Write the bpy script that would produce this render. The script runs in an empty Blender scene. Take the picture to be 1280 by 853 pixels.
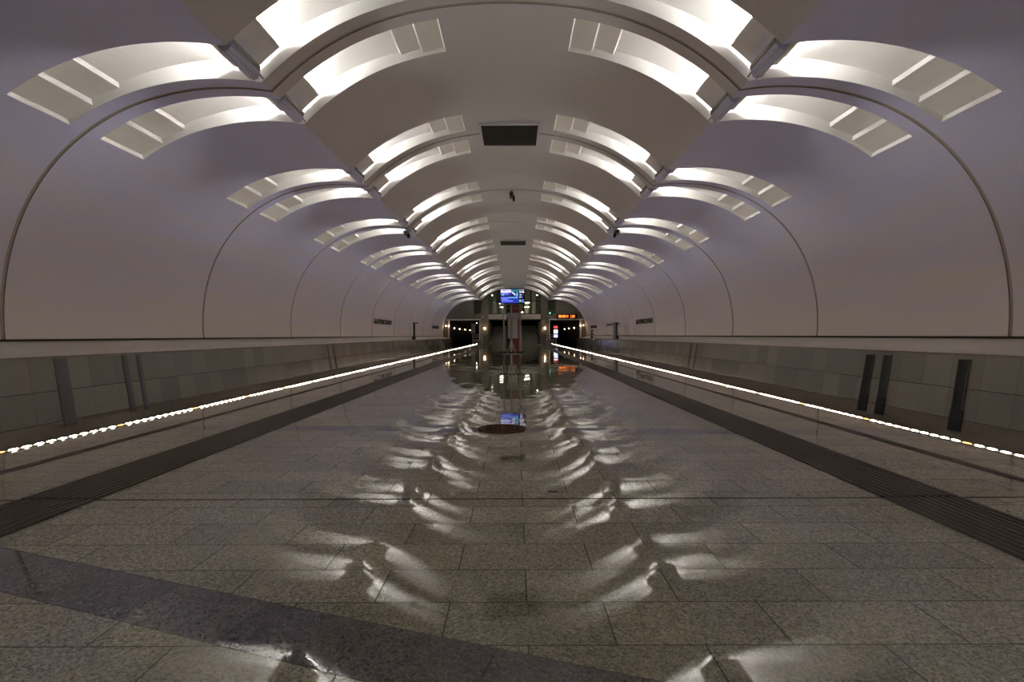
import bpy, math, random
from mathutils import Vector, Matrix

random.seed(7)
K = 1.2          # metres per drafting unit: everything below is drafted in units, enlarged once at the end
EYE = 1.08       # eye height above the platform, in units
SC = bpy.context.scene
COL = SC.collection
PI = math.pi

# ------------------------------------------------------------------ materials
def new_mat(name):
    m = bpy.data.materials.new(name); m.use_nodes = True
    nt = m.node_tree
    return m, nt, nt.nodes['Principled BSDF']

class G:
    """small helper that wires math nodes"""
    def __init__(self, nt): self.nt = nt
    def n(self, t): return self.nt.nodes.new(t)
    def put(self, sock, v):
        if isinstance(v, bpy.types.NodeSocket): self.nt.links.new(v, sock)
        else: sock.default_value = v
    def m(self, op, a, b=None, c=None):
        x = self.n('ShaderNodeMath'); x.operation = op
        self.put(x.inputs[0], a)
        if b is not None: self.put(x.inputs[1], b)
        if c is not None: self.put(x.inputs[2], c)
        return x.outputs[0]
    def mix(self, f, a, b):
        x = self.n('ShaderNodeMix'); x.data_type = 'RGBA'
        self.put(x.inputs[0], f); self.put(x.inputs[6], a); self.put(x.inputs[7], b)
        return x.outputs[2]
    def scalecol(self, col, f):
        x = self.n('ShaderNodeVectorMath'); x.operation = 'SCALE'
        self.put(x.inputs[0], col); self.put(x.inputs[3], f)
        return x.outputs[0]
    def comb(self, x, y, z):
        c = self.n('ShaderNodeCombineXYZ')
        self.put(c.inputs[0], x); self.put(c.inputs[1], y); self.put(c.inputs[2], z)
        return c.outputs[0]
    def coords(self):
        """drafting-unit position"""
        t = self.n('ShaderNodeNewGeometry')
        s = self.n('ShaderNodeVectorMath'); s.operation = 'SCALE'
        self.nt.links.new(t.outputs['Position'], s.inputs[0]); s.inputs[3].default_value = 1.0 / K
        return s.outputs[0]
    def objcoords(self):
        t = self.n('ShaderNodeTexCoord')
        s = self.n('ShaderNodeVectorMath'); s.operation = 'SCALE'
        self.nt.links.new(t.outputs['Object'], s.inputs[0]); s.inputs[3].default_value = 1.0 / K
        return s.outputs[0]
    def noise(self, vec, scale, detail=2.0, rough=.5):
        x = self.n('ShaderNodeTexNoise')
        self.nt.links.new(vec, x.inputs['Vector'])
        x.inputs['Scale'].default_value = scale; x.inputs['Detail'].default_value = detail
        x.inputs['Roughness'].default_value = rough
        return x.outputs['Fac']
    def sep(self, v):
        x = self.n('ShaderNodeSeparateXYZ'); self.nt.links.new(v, x.inputs[0])
        return x.outputs[0], x.outputs[1], x.outputs[2]

def rgb(c): return (c[0], c[1], c[2], 1.0)

MATS = {}
def mat(name, c, rough=.5, var=.10, scale=14., metal=0., ior=1.45, bump=0., emit=None, strength=0., spec=.5):
    if name in MATS: return MATS[name]
    m, nt, p = new_mat(name); g = G(nt)
    v = g.objcoords()
    f = g.noise(v, scale, 3.)
    a = rgb([x * (1 - var) for x in c]); b = rgb([min(1, x * (1 + var)) for x in c])
    nt.links.new(g.mix(f, a, b), p.inputs['Base Color'])
    p.inputs['Roughness'].default_value = rough
    p.inputs['Metallic'].default_value = metal
    p.inputs['IOR'].default_value = ior
    p.inputs['Specular IOR Level'].default_value = spec
    if bump:
        bn = g.n('ShaderNodeBump'); bn.inputs['Strength'].default_value = bump; bn.inputs['Distance'].default_value = .01
        nt.links.new(f, bn.inputs['Height']); nt.links.new(bn.outputs[0], p.inputs['Normal'])
    if emit:
        p.inputs['Emission Color'].default_value = rgb(emit); p.inputs['Emission Strength'].default_value = strength
    MATS[name] = m
    return m

def floor_material():
    m, nt, p = new_mat('polished_floor_granite'); g = G(nt)
    P = g.coords(); X, Y, Z = g.sep(P)
    T, W = .273, .617
    v = g.m('DIVIDE', g.m('SUBTRACT', Y, .046), T)
    row = g.m('FLOOR', v); fy = g.m('FRACT', v)
    par = g.m('MODULO', g.m('ADD', row, 101.), 2.)
    u = g.m('ADD', g.m('DIVIDE', g.m('SUBTRACT', X, .22), W), g.m('MULTIPLY', par, .5))
    colm = g.m('FLOOR', u); fx = g.m('FRACT', u)
    def edge(f, size, half):
        d = g.m('MINIMUM', f, g.m('SUBTRACT', 1., f))
        return g.m('LESS_THAN', d, half / size)
    joint = g.m('MAXIMUM', edge(fy, T, .0028), edge(fx, W, .0030))
    # inlaid bands of darker stone, the last a plain dark strip
    def inside(val, lo, hi): return g.m('MULTIPLY', g.m('GREATER_THAN', val, lo), g.m('LESS_THAN', val, hi))
    v1 = g.m('ADD', Y, g.m('MULTIPLY', X, .3155))
    b1 = g.m('MULTIPLY', inside(v1, 1.416, 1.706), inside(X, -2.6, 2.6))
    v2 = g.m('ADD', Y, g.m('MULTIPLY', X, .06))
    b2 = inside(v2, 5.40, 5.67)
    v3 = g.m('SUBTRACT', Y, g.m('MULTIPLY', X, .8))
    b3 = g.m('MULTIPLY', inside(v3, 11.5, 11.9), inside(X, -4.6, 1.6))
    b4 = inside(Y, 15.8, 16.05)
    band = g.m('MAXIMUM', g.m('MAXIMUM', b1, b2), g.m('MAXIMUM', b3, b4))
    # joints of the near band run across it
    t1 = g.m('DIVIDE', g.m('SUBTRACT', X, g.m('MULTIPLY', Y, .3155)), 1.0486)
    w1 = g.m('DIVIDE', g.m('ADD', t1, 1.364), .485)
    e1 = g.m('MAXIMUM', edge(g.m('FRACT', w1), .485, .002),
             edge(g.m('FRACT', g.m('DIVIDE', g.m('SUBTRACT', v1, 1.416), .29)), .29, .003))
    w2 = g.m('DIVIDE', X, .6)
    jn = g.m('ADD', g.m('MULTIPLY', g.m('SUBTRACT', 1., band), joint), g.m('MULTIPLY', b1, e1))
    xj = g.m('LESS_THAN', g.m('ABSOLUTE', g.m('SUBTRACT', Y, 3.195)), .012)
    jn = g.m('MINIMUM', g.m('MAXIMUM', jn, xj), 1.)
    # tile identity
    idx = g.m('ADD', g.m('MULTIPLY', g.m('SUBTRACT', 1., band), colm), g.m('MULTIPLY', band, g.m('FLOOR', w1)))
    idy = g.m('ADD', g.m('MULTIPLY', g.m('SUBTRACT', 1., band), row), g.m('MULTIPLY', band, 777.))
    wn = g.n('ShaderNodeTexWhiteNoise'); wn.noise_dimensions = '2D'
    nt.links.new(g.comb(idx, idy, 0.), wn.inputs['Vector'])
    tv = wn.outputs['Value']
    r_, g_, b_ = g.sep(wn.outputs['Color'])
    # colours
    def grain(scale):
        vo = g.n('ShaderNodeTexVoronoi'); vo.inputs['Scale'].default_value = scale
        nt.links.new(P, vo.inputs['Vector'])
        return g.sep(vo.outputs['Color'])[0]
    fine = g.m('ADD', g.m('MULTIPLY', grain(150.), .65), g.m('MULTIPLY', grain(85.), .35))
    spk = g.n('ShaderNodeMapRange'); spk.inputs[1].default_value = .08; spk.inputs[2].default_value = .92
    spk.inputs[3].default_value = .40; spk.inputs[4].default_value = 1.60
    nt.links.new(fine, spk.inputs[0])
    cloud = g.noise(P, 2.2, 3.)
    light = g.mix(cloud, (.280, .262, .184, 1), (.330, .310, .220, 1))
    dark = g.mix(tv, (.085, .078, .078, 1), (.125, .116, .115, 1))
    base = g.mix(band, light, dark)
    k = g.m('MULTIPLY', g.m('ADD', .86, g.m('MULTIPLY', tv, .28)), spk.outputs[0])
    col = g.scalecol(base, k)
    col = g.mix(g.m('MULTIPLY', jn, .9), col, (.035, .03, .025, 1))
    nt.links.new(col, p.inputs['Base Color'])
    # each slab lies very slightly out of level, and its polish undulates
    und = g.noise(P, 1.7, 1.); und2 = g.noise(g.scalecol(P, 1.31), 2.3, 1.)
    ax = g.m('ADD', g.m('MULTIPLY', g.m('SUBTRACT', r_, .5), .010), g.m('MULTIPLY', g.m('SUBTRACT', und, .5), .006))
    ay = g.m('ADD', g.m('MULTIPLY', g.m('SUBTRACT', g_, .5), .010), g.m('MULTIPLY', g.m('SUBTRACT', und2, .5), .006))
    nv = g.n('ShaderNodeVectorMath'); nv.operation = 'NORMALIZE'
    nt.links.new(g.comb(ax, ay, 1.), nv.inputs[0])
    nt.links.new(nv.outputs[0], p.inputs['Normal'])
    nt.links.new(g.m('ADD', .030, g.m('MULTIPLY', jn, .5)), p.inputs['Roughness'])
    nt.links.new(g.m('MULTIPLY', g.m('SUBTRACT', 1., jn), .5), p.inputs['Specular IOR Level'])
    p.inputs['IOR'].default_value = 1.95
    return m

def wall_granite_material():
    m, nt, p = new_mat('track_wall_granite'); g = G(nt)
    P = g.coords(); X, Y, Z = g.sep(P)
    zz = g.m('ADD', Z, 1.02 - EYE)            # 0 at the middle joint
    rid = g.m('FLOOR', g.m('DIVIDE', zz, .6))
    u = g.m('DIVIDE', Y, .62); cid = g.m('FLOOR', u); fu = g.m('FRACT', u)
    d1 = g.m('MULTIPLY', g.m('MINIMUM', fu, g.m('SUBTRACT', 1., fu)), .62)
    d2 = g.m('MINIMUM', g.m('ABSOLUTE', zz), g.m('ABSOLUTE', g.m('ADD', zz, .575)))
    j = g.m('MAXIMUM', g.m('MULTIPLY', g.m('LESS_THAN', d1, .004), .45), g.m('LESS_THAN', d2, .006))
    wn = g.n('ShaderNodeTexWhiteNoise'); wn.noise_dimensions = '2D'
    nt.links.new(g.comb(cid, rid, 0.), wn.inputs['Vector'])
    fine = g.noise(P, 60., 2., .6)
    k = g.m('MULTIPLY', g.m('ADD', .86, g.m('MULTIPLY', wn.outputs['Value'], .28)), g.m('ADD', .7, g.m('MULTIPLY', fine, .6)))
    col = g.scalecol((.190, .176, .148), k)
    col = g.mix(j, col, (.03, .028, .024, 1))
    nt.links.new(col, p.inputs['Base Color'])
    p.inputs['Roughness'].default_value = .22
    p.inputs['IOR'].default_value = 1.5
    return m

def paint(name, c, streak=.06, dust_warm_light=False):
    m, nt, p = new_mat(name); g = G(nt)
    P = g.coords(); X, Y, Z = g.sep(P)
    a = g.noise(P, .35, 4., .55)
    b = g.noise(g.comb(X, g.m('MULTIPLY', Y, .25), g.m('MULTIPLY', Z, 2.)), 1.2, 3.)
    f = g.m('ADD', 1 - streak, g.m('ADD', g.m('MULTIPLY', a, streak), g.m('MULTIPLY', b, streak)))
    col = g.scalecol(c, f)
    if dust_warm_light:      # warm light on the lower panels put into the colour, plus dusty tan streaks
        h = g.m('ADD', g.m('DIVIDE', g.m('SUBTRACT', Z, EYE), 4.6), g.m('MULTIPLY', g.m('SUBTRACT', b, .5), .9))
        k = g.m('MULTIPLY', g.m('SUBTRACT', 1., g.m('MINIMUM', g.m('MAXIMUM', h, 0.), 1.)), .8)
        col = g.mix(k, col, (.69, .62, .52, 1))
    nt.links.new(col, p.inputs['Base Color'])
    p.inputs['Roughness'].default_value = .75
    MATS[name] = m
    return m

FLOOR = floor_material()
WGRAN = wall_granite_material()
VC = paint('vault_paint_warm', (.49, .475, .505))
VS = paint('vault_side_lilac', (.525, .535, .80), dust_warm_light=True)  # side arches bluer than the centre
NICHE = mat('recess_white_paint', (.76, .75, .74), .7, .02, 3.)
SEAL = mat('joint_sealant', (.36, .32, .29), .8, .12, 9.)
LIP = mat('ledge_plaster', (.68, .64, .57), .8, .08, 4.)
TUBE = mat('lamp_tube_glow', (.9, .9, .9), .4, .01, 4., emit=(1., .965, .90), strength=330.)
HOUSE = mat('lamp_housing_blue_lit', (.60, .60, .82), .45, .06, 20.)  # bluish light on the housing put into its colour
HSIDE = mat('lamp_housing_olive_shade', (.16, .15, .11), .6, .06, 20.)  # dim olive tone of the inner side: shade put into the colour
BAFF = mat('baffle_grey', (.62, .60, .60), .7, .05, 6.)
TACT = mat('tactile_rubber', (.050, .038, .030), .7, .18, 30., spec=.25)
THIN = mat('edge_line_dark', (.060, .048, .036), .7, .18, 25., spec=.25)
PLINTH = mat('track_plinth_brown', (.20, .16, .125), .85, .2, 6.)
BED = mat('track_bed', (.06, .05, .042), .9, .25, 5.)
KERB = mat('kerb_steel', (.16, .14, .12), .75, .15, 20.)
LENSW = mat('edge_lamp_white', (.9, .9, .9), .3, .01, 4., emit=(1., .80, .60), strength=56.)
LENSA = mat('edge_lamp_amber', (.9, .7, .3), .3, .01, 4., emit=(1., .50, .14), strength=2.6)
BLACK = mat('black_plastic', (.010, .010, .010), .5, .2, 20., spec=.2)
DGREY = mat('dark_grey_metal', (.05, .05, .05), .5, .2, 20., metal=.3)
GRILLE = mat('grille_dark', (.018, .017, .016), .6, .2, 30.)
STRIPE = mat('cover_plate_grey', (.075, .070, .070), .45, .2, 40.)
STEEL = mat('brushed_steel', (.42, .40, .37), .35, .1, 30., metal=.85)
POLE = mat('painted_pole_grey', (.25, .23, .20), .4, .1, 20., metal=.3)
IRON = mat('cast_iron_rust', (.050, .020, .014), .8, .3, 60., spec=.12)
ENDST = mat('end_wall_stone', (.13, .116, .092), .45, .16, 5.)
PIERM = mat('pier_stone', (.145, .13, .102), .4, .14, 5.)
BEAM = mat('beam_light_panel', (.62, .60, .55), .5, .08, 6.)
TUN = mat('tunnel_dark', (.022, .020, .018), .9, .3, 4.)
STAIR = mat('stair_stone', (.28, .27, .235), .6, .15, 8.)
HALL = mat('hall_plaster', (.55, .52, .43), .7, .1, 4.)
HALLG = mat('hall_green_grey', (.32, .40, .34), .7, .1, 4.)
RED = mat('red_panel', (.12, .008, .010), .4, .1, 10.)
PAPER = mat('map_paper', (.34, .33, .32), .7, .14, 60.)
HEAD = mat('header_grey', (.22, .23, .25), .5, .35, 40.)
FRAME = mat('portal_frame', (.60, .60, .59), .5, .06, 8.)
LETTER = mat('sign_letter_dark', (.035, .028, .020), .4, .2, 20., metal=.4)
WARML = mat('warm_lamp_glow', (.9, .8, .6), .4, .01, 4., emit=(1., .66, .40), strength=14.)
COOLL = mat('fluorescent_glow', (.9, .9, .9), .4, .01, 4., emit=(1., .95, .82), strength=18.)
GREENL = mat('green_sign_glow', (.1, .5, .3), .4, .02, 4., emit=(.12, .75, .42), strength=1.4)
ORANGE = mat('orange_digits_glow', (.6, .2, .05), .4, .02, 4., emit=(1., .22, .03), strength=3.2)
REDS = mat('red_screen_glow', (.5, .05, .03), .4, .05, 9., emit=(.8, .10, .06), strength=.8)
WHITES = mat('white_screen_glow', (.6, .7, .8), .4, .05, 9., emit=(.62, .80, 1.), strength=1.6)
VIOLS = mat('violet_screen_glow', (.4, .4, .7), .4, .05, 9., emit=(.50, .46, 1.), strength=1.3)
S_BLUE = mat('screen_blue', (.02, .05, .3), .3, .1, 5., emit=(.02, .035, .50), strength=.8)
S_DEEP = mat('screen_navy', (.01, .01, .08), .3, .1, 5., emit=(.008, .008, .09), strength=1.)
S_PALE = mat('screen_pale_blue', (.2, .3, .8), .3, .1, 5., emit=(.16, .20, .75), strength=.7)
S_WHITE = mat('screen_white', (.8, .8, .9), .3, .02, 5., emit=(.92, .86, 1.), strength=.75)
S_TEAL = mat('screen_teal', (.05, .4, .4), .3, .2, 9., emit=(.04, .30, .32), strength=.4)
S_CYAN = mat('screen_cyan', (.2, .6, .9), .3, .1, 9., emit=(.16, .45, .75), strength=.6)
S_GREEN = mat('screen_green', (.1, .4, .2), .3, .1, 9., emit=(.06, .36, .16), strength=1.)
GLASS, _nt, _p = new_mat('clear_glass')
_p.inputs['Transmission Weight'].default_value = 1.; _p.inputs['Roughness'].default_value = .0
_p.inputs['Base Color'].default_value = (.80, .88, .84, 1); _p.inputs['IOR'].default_value = 1.1

# ------------------------------------------------------------------ mesh builder
class MB:
    def __init__(s): s.v = []; s.f = []; s.mi = []
    def poly(s, pts, mi=0):
        b = len(s.v); s.v += [tuple(p) for p in pts]; s.f.append(tuple(range(b, b + len(pts)))); s.mi.append(mi)
    def box(s, x0, x1, y0, y1, z0, z1, mi=0):
        b = len(s.v)
        s.v += [(x0,y0,z0),(x1,y0,z0),(x1,y1,z0),(x0,y1,z0),(x0,y0,z1),(x1,y0,z1),(x1,y1,z1),(x0,y1,z1)]
        for q in ((0,3,2,1),(4,5,6,7),(0,1,5,4),(1,2,6,5),(2,3,7,6),(3,0,4,7)):
            s.f.append(tuple(b + i for i in q)); s.mi.append(mi)
        return s
    def bbox(s, x0, x1, y0, y1, z0, z1, c=.01, mi=0):
        """box with chamfered vertical and horizontal edges"""
        c = min(c, (x1-x0)*.45, (y1-y0)*.45, (z1-z0)*.45)
        def ring(z, d):
            X0, X1, Y0, Y1 = x0+d, x1-d, y0+d, y1-d
            return [(X0+c,Y0,z),(X1-c,Y0,z),(X1,Y0+c,z),(X1,Y1-c,z),(X1-c,Y1,z),(X0+c,Y1,z),(X0,Y1-c,z),(X0,Y0+c,z)]
        cc = c*.5
        s.loft([ring(z0, cc), ring(z0+cc, 0), ring(z1-cc, 0), ring(z1, cc)], mi)
        return s
    def loft(s, rings, mi=0, cap=True, closed=True):
        b = len(s.v); n = len(rings[0])
        for r in rings: s.v += [tuple(p) for p in r]
        for k in range(len(rings)-1):
            for i in range(n if closed else n-1):
                j = (i+1) % n
                s.f.append((b+k*n+i, b+k*n+j, b+(k+1)*n+j, b+(k+1)*n+i)); s.mi.append(mi)
        if cap and closed:
            s.f.append(tuple(b+i for i in reversed(range(n)))); s.mi.append(mi)
            s.f.append(tuple(b+(len(rings)-1)*n+i for i in range(n))); s.mi.append(mi)
        return s
    def tube(s, pts, r, n=10, mi=0, r2=None):
        pts = [Vector(p) for p in pts]; rings = []
        for k, p in enumerate(pts):
            d = (pts[min(k+1, len(pts)-1)] - pts[max(k-1, 0)]).normalized()
            a = d.orthogonal().normalized() if abs(d.z) > .99 else d.cross(Vector((0,0,1))).normalized()
            c = d.cross(a)
            rr = r if r2 is None else r + (r2 - r) * k / (len(pts)-1)
            rings.append([p + (a*math.cos(2*PI*i/n) + c*math.sin(2*PI*i/n))*rr for i in range(n)])
        return s.loft(rings, mi)
    def lathe(s, prof, cx, cy, n=24, mi=0):
        rings = [[(cx + r*math.cos(2*PI*i/n), cy + r*math.sin(2*PI*i/n), z) for i in range(n)] for r, z in prof]
        return s.loft(rings, mi)
    def prism(s, prof, y0, y1, mi=0):
        """closed profile in x,z carried along y"""
        return s.loft([[(x, y0, z) for x, z in prof], [(x, y1, z) for x, z in prof]], mi)
    def build(s, name, mats, parent=None, smooth=False, org=(0,0,0)):
        me = bpy.data.meshes.new(name)
        o = Vector(org)
        me.from_pydata([Vector(v) - o for v in s.v], [], s.f)
        if not isinstance(mats, (list, tuple)): mats = [mats]
        for m in mats: me.materials.append(m)
        for p, i in zip(me.polygons, s.mi):
            p.material_index = min(i, len(mats)-1); p.use_smooth = smooth
        me.update()
        ob = bpy.data.objects.new(name, me); COL.objects.link(ob)
        if parent is not None: ob.parent = parent
        else: ob.location = o
        return ob

def tag(o, label, cat, group=None, kind='thing'):
    o['label'] = label; o['category'] = cat; o['kind'] = kind
    if group: o['group'] = group
    return o
def struct(o, label=None, cat='structure'):
    o['kind'] = 'structure'
    if label: o['label'] = label; o['category'] = cat
    return o
def thing(name, label, cat, loc, group=None):
    o = bpy.data.objects.new(name, None); COL.objects.link(o)
    o.location = loc; o.empty_display_size = .1
    return tag(o, label, cat, group)
def part(name, mb, m, t, smooth=False):
    """child mesh drafted in scene units, its origin at the thing's base"""
    return mb.build(name, m, t, smooth, org=t.location)
def subpart(name, mb, m, p, t, smooth=False):
    return mb.build(name, m, p, smooth, org=t.location)
def copy_thing(o, loc, label=None, group=None):
    c = o.copy(); COL.objects.link(c); c.location = loc
    if label: c['label'] = label
    if group: c['group'] = group
    for ch in list(o.children):
        d = ch.copy(); COL.objects.link(d); d.parent = c
        for gg in list(ch.children):
            e = gg.copy(); COL.objects.link(e); e.parent = d
    return c

def Z(z): return z + EYE      # drafting heights are taken from the eye

# ------------------------------------------------------------------ vault cross-section
CX, CZ = 5.41, .46
def side_pt(th):
    r = 4.347 + .09 * math.sin(2*th)**2
    return (CX + r*math.cos(th), Z(CZ + r*math.sin(th)))
def centre_pt(x):
    return (x, Z(6.445 - .0504*x*x - .001567*x**4))
TH0, TH1 = math.radians(-6.7), math.radians(101.5)
cusp = side_pt(TH1)
CUSPX = cusp[0]
# right half, seen from the cusp: centre branch runs towards x=0, side branch runs outwards and down
def resample(pts, n):
    L = [0]
    for a, b in zip(pts, pts[1:]): L.append(L[-1] + math.hypot(b[0]-a[0], b[1]-a[1]))
    return pts, L
cpts = [centre_pt(CUSPX*(1-i/200)) for i in range(201)]
dz = cusp[1] - cpts[0][1]
cpts = [(x, z + dz*(x/CUSPX)) for x, z in cpts]
spts = [side_pt(TH1 + (TH0-TH1)*i/300) for i in range(301)]
class Br:
    def __init__(s, pts, flip):
        s.p, s.L = resample(pts, 0); s.flip = flip; s.len = s.L[-1]
    def at(s, d):
        d = max(0, min(s.len, d))
        import bisect
        k = max(1, min(len(s.L)-1, bisect.bisect_left(s.L, d)))
        t = (d - s.L[k-1]) / max(1e-9, s.L[k]-s.L[k-1])
        a, b = s.p[k-1], s.p[k]
        tx, tz = b[0]-a[0], b[1]-a[1]; l = math.hypot(tx, tz); tx /= l; tz /= l
        n = (tz, -tx) if s.flip else (-tz, tx)
        if n[1] < 0 and d < s.len*.5: n = (-n[0], -n[1])
        return (a[0]+(b[0]-a[0])*t, a[1]+(b[1]-a[1])*t), n
    def s_of_x(s, x):
        for k in range(1, len(s.p)):
            if (s.p[k-1][0]-x)*(s.p[k][0]-x) <= 0: return s.L[k]
        return 0
CB = Br(cpts, True); SB = Br(spts, False)
# where the recess begins, steps and ends, as lengths along each branch from the ridge
C_ST = [CB.s_of_x(4.06), CB.s_of_x(2.32), CB.s_of_x(1.88), CB.s_of_x(1.38)]
def s_of_th(deg):
    return (TH1 - math.radians(deg)) / (TH1 - TH0) * SB.len
S_ST = [s_of_th(94.9), s_of_th(66.8), s_of_th(59.4), s_of_th(52.2)]

RING0, RSTEP = 9.36, 6.0
ROWS = {'nearer': (-1.46, -.33), 'farther': (.33, 1.46)}
RINGS_ALL = [RING0 + RSTEP*k for k in range(-3, 10)]
RINGS_SEEN = [RING0 + RSTEP*k for k in range(0, 10)]
YB, YE = -11.5, 66.0

def breaks(br, st):
    xs = [0.] + list(st)
    out = [0.]
    for a, b in zip(xs, xs[1:] + [br.len]):
        n = max(1, int((b-a)/.16))
        out += [a + (b-a)*(i+1)/n for i in range(n)]
    return out

def vault():
    mb = MB()
    ys = [YB]
    for y in RINGS_ALL:
        for d in (-1.46, -.33, -.042, .042, .33, 1.46): ys.append(y + d)
    ys.append(YE)
    ys = sorted(v for v in set(ys) if YB <= v <= YE)
    def rowkind(y0, y1):
        m = (y0+y1)/2
        for y in RINGS_ALL:
            if abs(m-y) < .042: return 'joint'
            for a, b in ROWS.values():
                if y+a < m < y+b: return 'niche'
        return ''
    for sx in (1, -1):
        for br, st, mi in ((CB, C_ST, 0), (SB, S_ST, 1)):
            bs = breaks(br, st)
            pts = [br.at(s) for s in bs]
            for k in range(len(ys)-1):
                rk = rowkind(ys[k], ys[k+1])
                for i in range(len(bs)-1):
                    mid = (bs[i]+bs[i+1])/2
                    if rk == 'niche' and mid < st[3]: continue
                    (a, na), (b, nb) = pts[i], pts[i+1]
                    if br is SB and rk != 'joint' or br is CB and rk != 'joint':
                        mb.poly([(sx*a[0], ys[k], a[1]), (sx*b[0], ys[k], b[1]), (sx*b[0], ys[k+1], b[1]), (sx*a[0], ys[k+1], a[1])], mi)
                    else:
                        g = .025
                        def off(p, n):
                            if br is SB and n[1] < 0 and n[0] < 0: n = (-n[0], -n[1])
                            return (p[0]+n[0]*g, p[1]+n[1]*g)
                        A, B = off(a, na), off(b, nb)
                        y0, y1 = ys[k], ys[k+1]
                        mb.poly([(sx*A[0], y0, A[1]), (sx*B[0], y0, B[1]), (sx*B[0], y1, B[1]), (sx*A[0], y1, A[1])], 2)
                        for y in (y0, y1):
                            mb.poly([(sx*a[0], y, a[1]), (sx*b[0], y, b[1]), (sx*B[0], y, B[1]), (sx*A[0], y, A[1])], 2)
    return mb
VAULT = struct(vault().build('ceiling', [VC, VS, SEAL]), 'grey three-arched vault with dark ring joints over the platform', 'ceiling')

# ------------------------------------------------------------------ light recesses
DEEP = (.40, .24, .165, .085)
def bisector():
    tc = Vector((cpts[1][0]-cpts[0][0], cpts[1][1]-cpts[0][1])).normalized()
    ts = Vector((spts[1][0]-spts[0][0], spts[1][1]-spts[0][1])).normalized()
    return (tc+ts).normalized(), math.acos(tc.dot(ts))/2
BIS, HALF = bisector()
def recess_profile(br, st):
    """[(surface point, ceiling point)] from the ridge outwards; steps repeat a surface point"""
    prof = []
    r0 = DEEP[0]/math.sin(HALF) - .01
    d0 = DEEP[0]/math.tan(HALF) + .05
    prof.append((cusp, (cusp[0]+BIS.x*r0, cusp[1]+BIS.y*r0)))
    def add(s, d):
        p, n = br.at(s); prof.append((p, (p[0]+n[0]*d, p[1]+n[1]*d)))
    n = 14
    ch = .035         # each step is a sloping riser
    for i in range(n+1):
        s = d0 + (st[1]-ch-d0)*i/n
        add(s, DEEP[0] + (DEEP[1]-DEEP[0])*i/n)
    for a, b, d in ((st[1], st[2], DEEP[2]), (st[2], st[3], DEEP[3])):
        for i in range(4): add(a+(b-ch-a)*i/3, d - .014 + .028*i/3)
    add(st[3], 0.0)
    return prof
def recess_mb(br, st, sx, y0, y1):
    mb = MB(); pr = recess_profile(br, st)
    e = .002
    for (a, A), (b, B) in zip(pr, pr[1:]):
        mb.poly([(sx*A[0], y0, A[1]), (sx*B[0], y0, B[1]), (sx*B[0], y1, B[1]), (sx*A[0], y1, A[1])])
        if math.hypot(a[0]-b[0], a[1]-b[1]) > 1e-6:
            for y in (y0+e, y1-e):
                mb.poly([(sx*a[0], y, a[1]), (sx*b[0], y, b[1]), (sx*B[0], y, B[1]), (sx*A[0], y, A[1])])
    return mb
BD = .20          # how deep the baffle sits in the recess
GAP = .07
def baffle_mb(br, st, sx, y0, y1):
    mb = MB(); n = 6; s0 = BD/math.tan(HALF) + .006; th = .010
    lo, hi = [], []
    for i in range(n+1):
        p, nn = br.at(s0 + (st[0]-s0)*i/n)
        lo.append((sx*(p[0]+nn[0]*BD), p[1]+nn[1]*BD)); hi.append((sx*(p[0]+nn[0]*(BD+th)), p[1]+nn[1]*(BD+th)))
    mb.prism(lo + hi[::-1], y0+.01, y1-GAP)
    return mb
def tube_mb(br, st, sx, y0, y1):
    mb = MB()
    for ds in (.10, .24):
        p, nn = br.at(st[0]-ds)
        x, z = sx*(p[0]+nn[0]*(BD+.065)), p[1]+nn[1]*(BD+.065)
        mb.tube([(x, y0+.05, z), (x, y1-.52, z)], .022, 8)
    return mb
ORD = ['first', 'second', 'third', 'fourth', 'fifth', 'sixth', 'seventh', 'eighth', 'ninth', 'tenth']
WHERE = {('c', -1): 'central vault left half', ('c', 1): 'central vault right half',
         ('s', -1): 'left side vault', ('s', 1): 'right side vault'}
protos = {}
for key, br, st in (('c', CB, C_ST), ('s', SB, S_ST)):
    for sx in (-1, 1):
        y0, y1 = 0., 1.13
        base = (sx*br.at(st[1])[0][0], 0., br.at(st[1])[0][1])
        t = thing('ceiling_light', '', 'ceiling light', base)
        part('recess', recess_mb(br, st, sx, y0, y1), NICHE, t)
        part('baffle', baffle_mb(br, st, sx, y0, y1), BAFF, t)
        part('lamp_tube', tube_mb(br, st, sx, y0, y1), TUBE, t, True)
        protos[key, sx] = t
used = set()
for ri, y in enumerate(RINGS_SEEN):
    for row, (a, b) in ROWS.items():
        for (key, sx), p in protos.items():
            lab = 'stepped light recess, %s, %s of the %s pair from near end' % (WHERE[key, sx], row, ORD[ri])
            grp = 'light recesses of the vault'
            loc = (p.location.x, y+a, p.location.z)
            if (key, sx) not in used:
                used.add((key, sx)); p.location = loc; p['label'] = lab; p['group'] = grp
            else: copy_thing(p, loc, lab, grp)
# the same recesses over the viewer's head and behind, which only light the place, belong to the ceiling
for y in RINGS_ALL:
    if y in RINGS_SEEN: continue
    for a, b in ROWS.values():
        if y + a < YB: continue
        for (key, sx), p in protos.items():
            for ch in p.children:
                d = ch.copy(); COL.objects.link(d); d.parent = VAULT
                d.location = (p.location.x, y+a, p.location.z)

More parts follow.
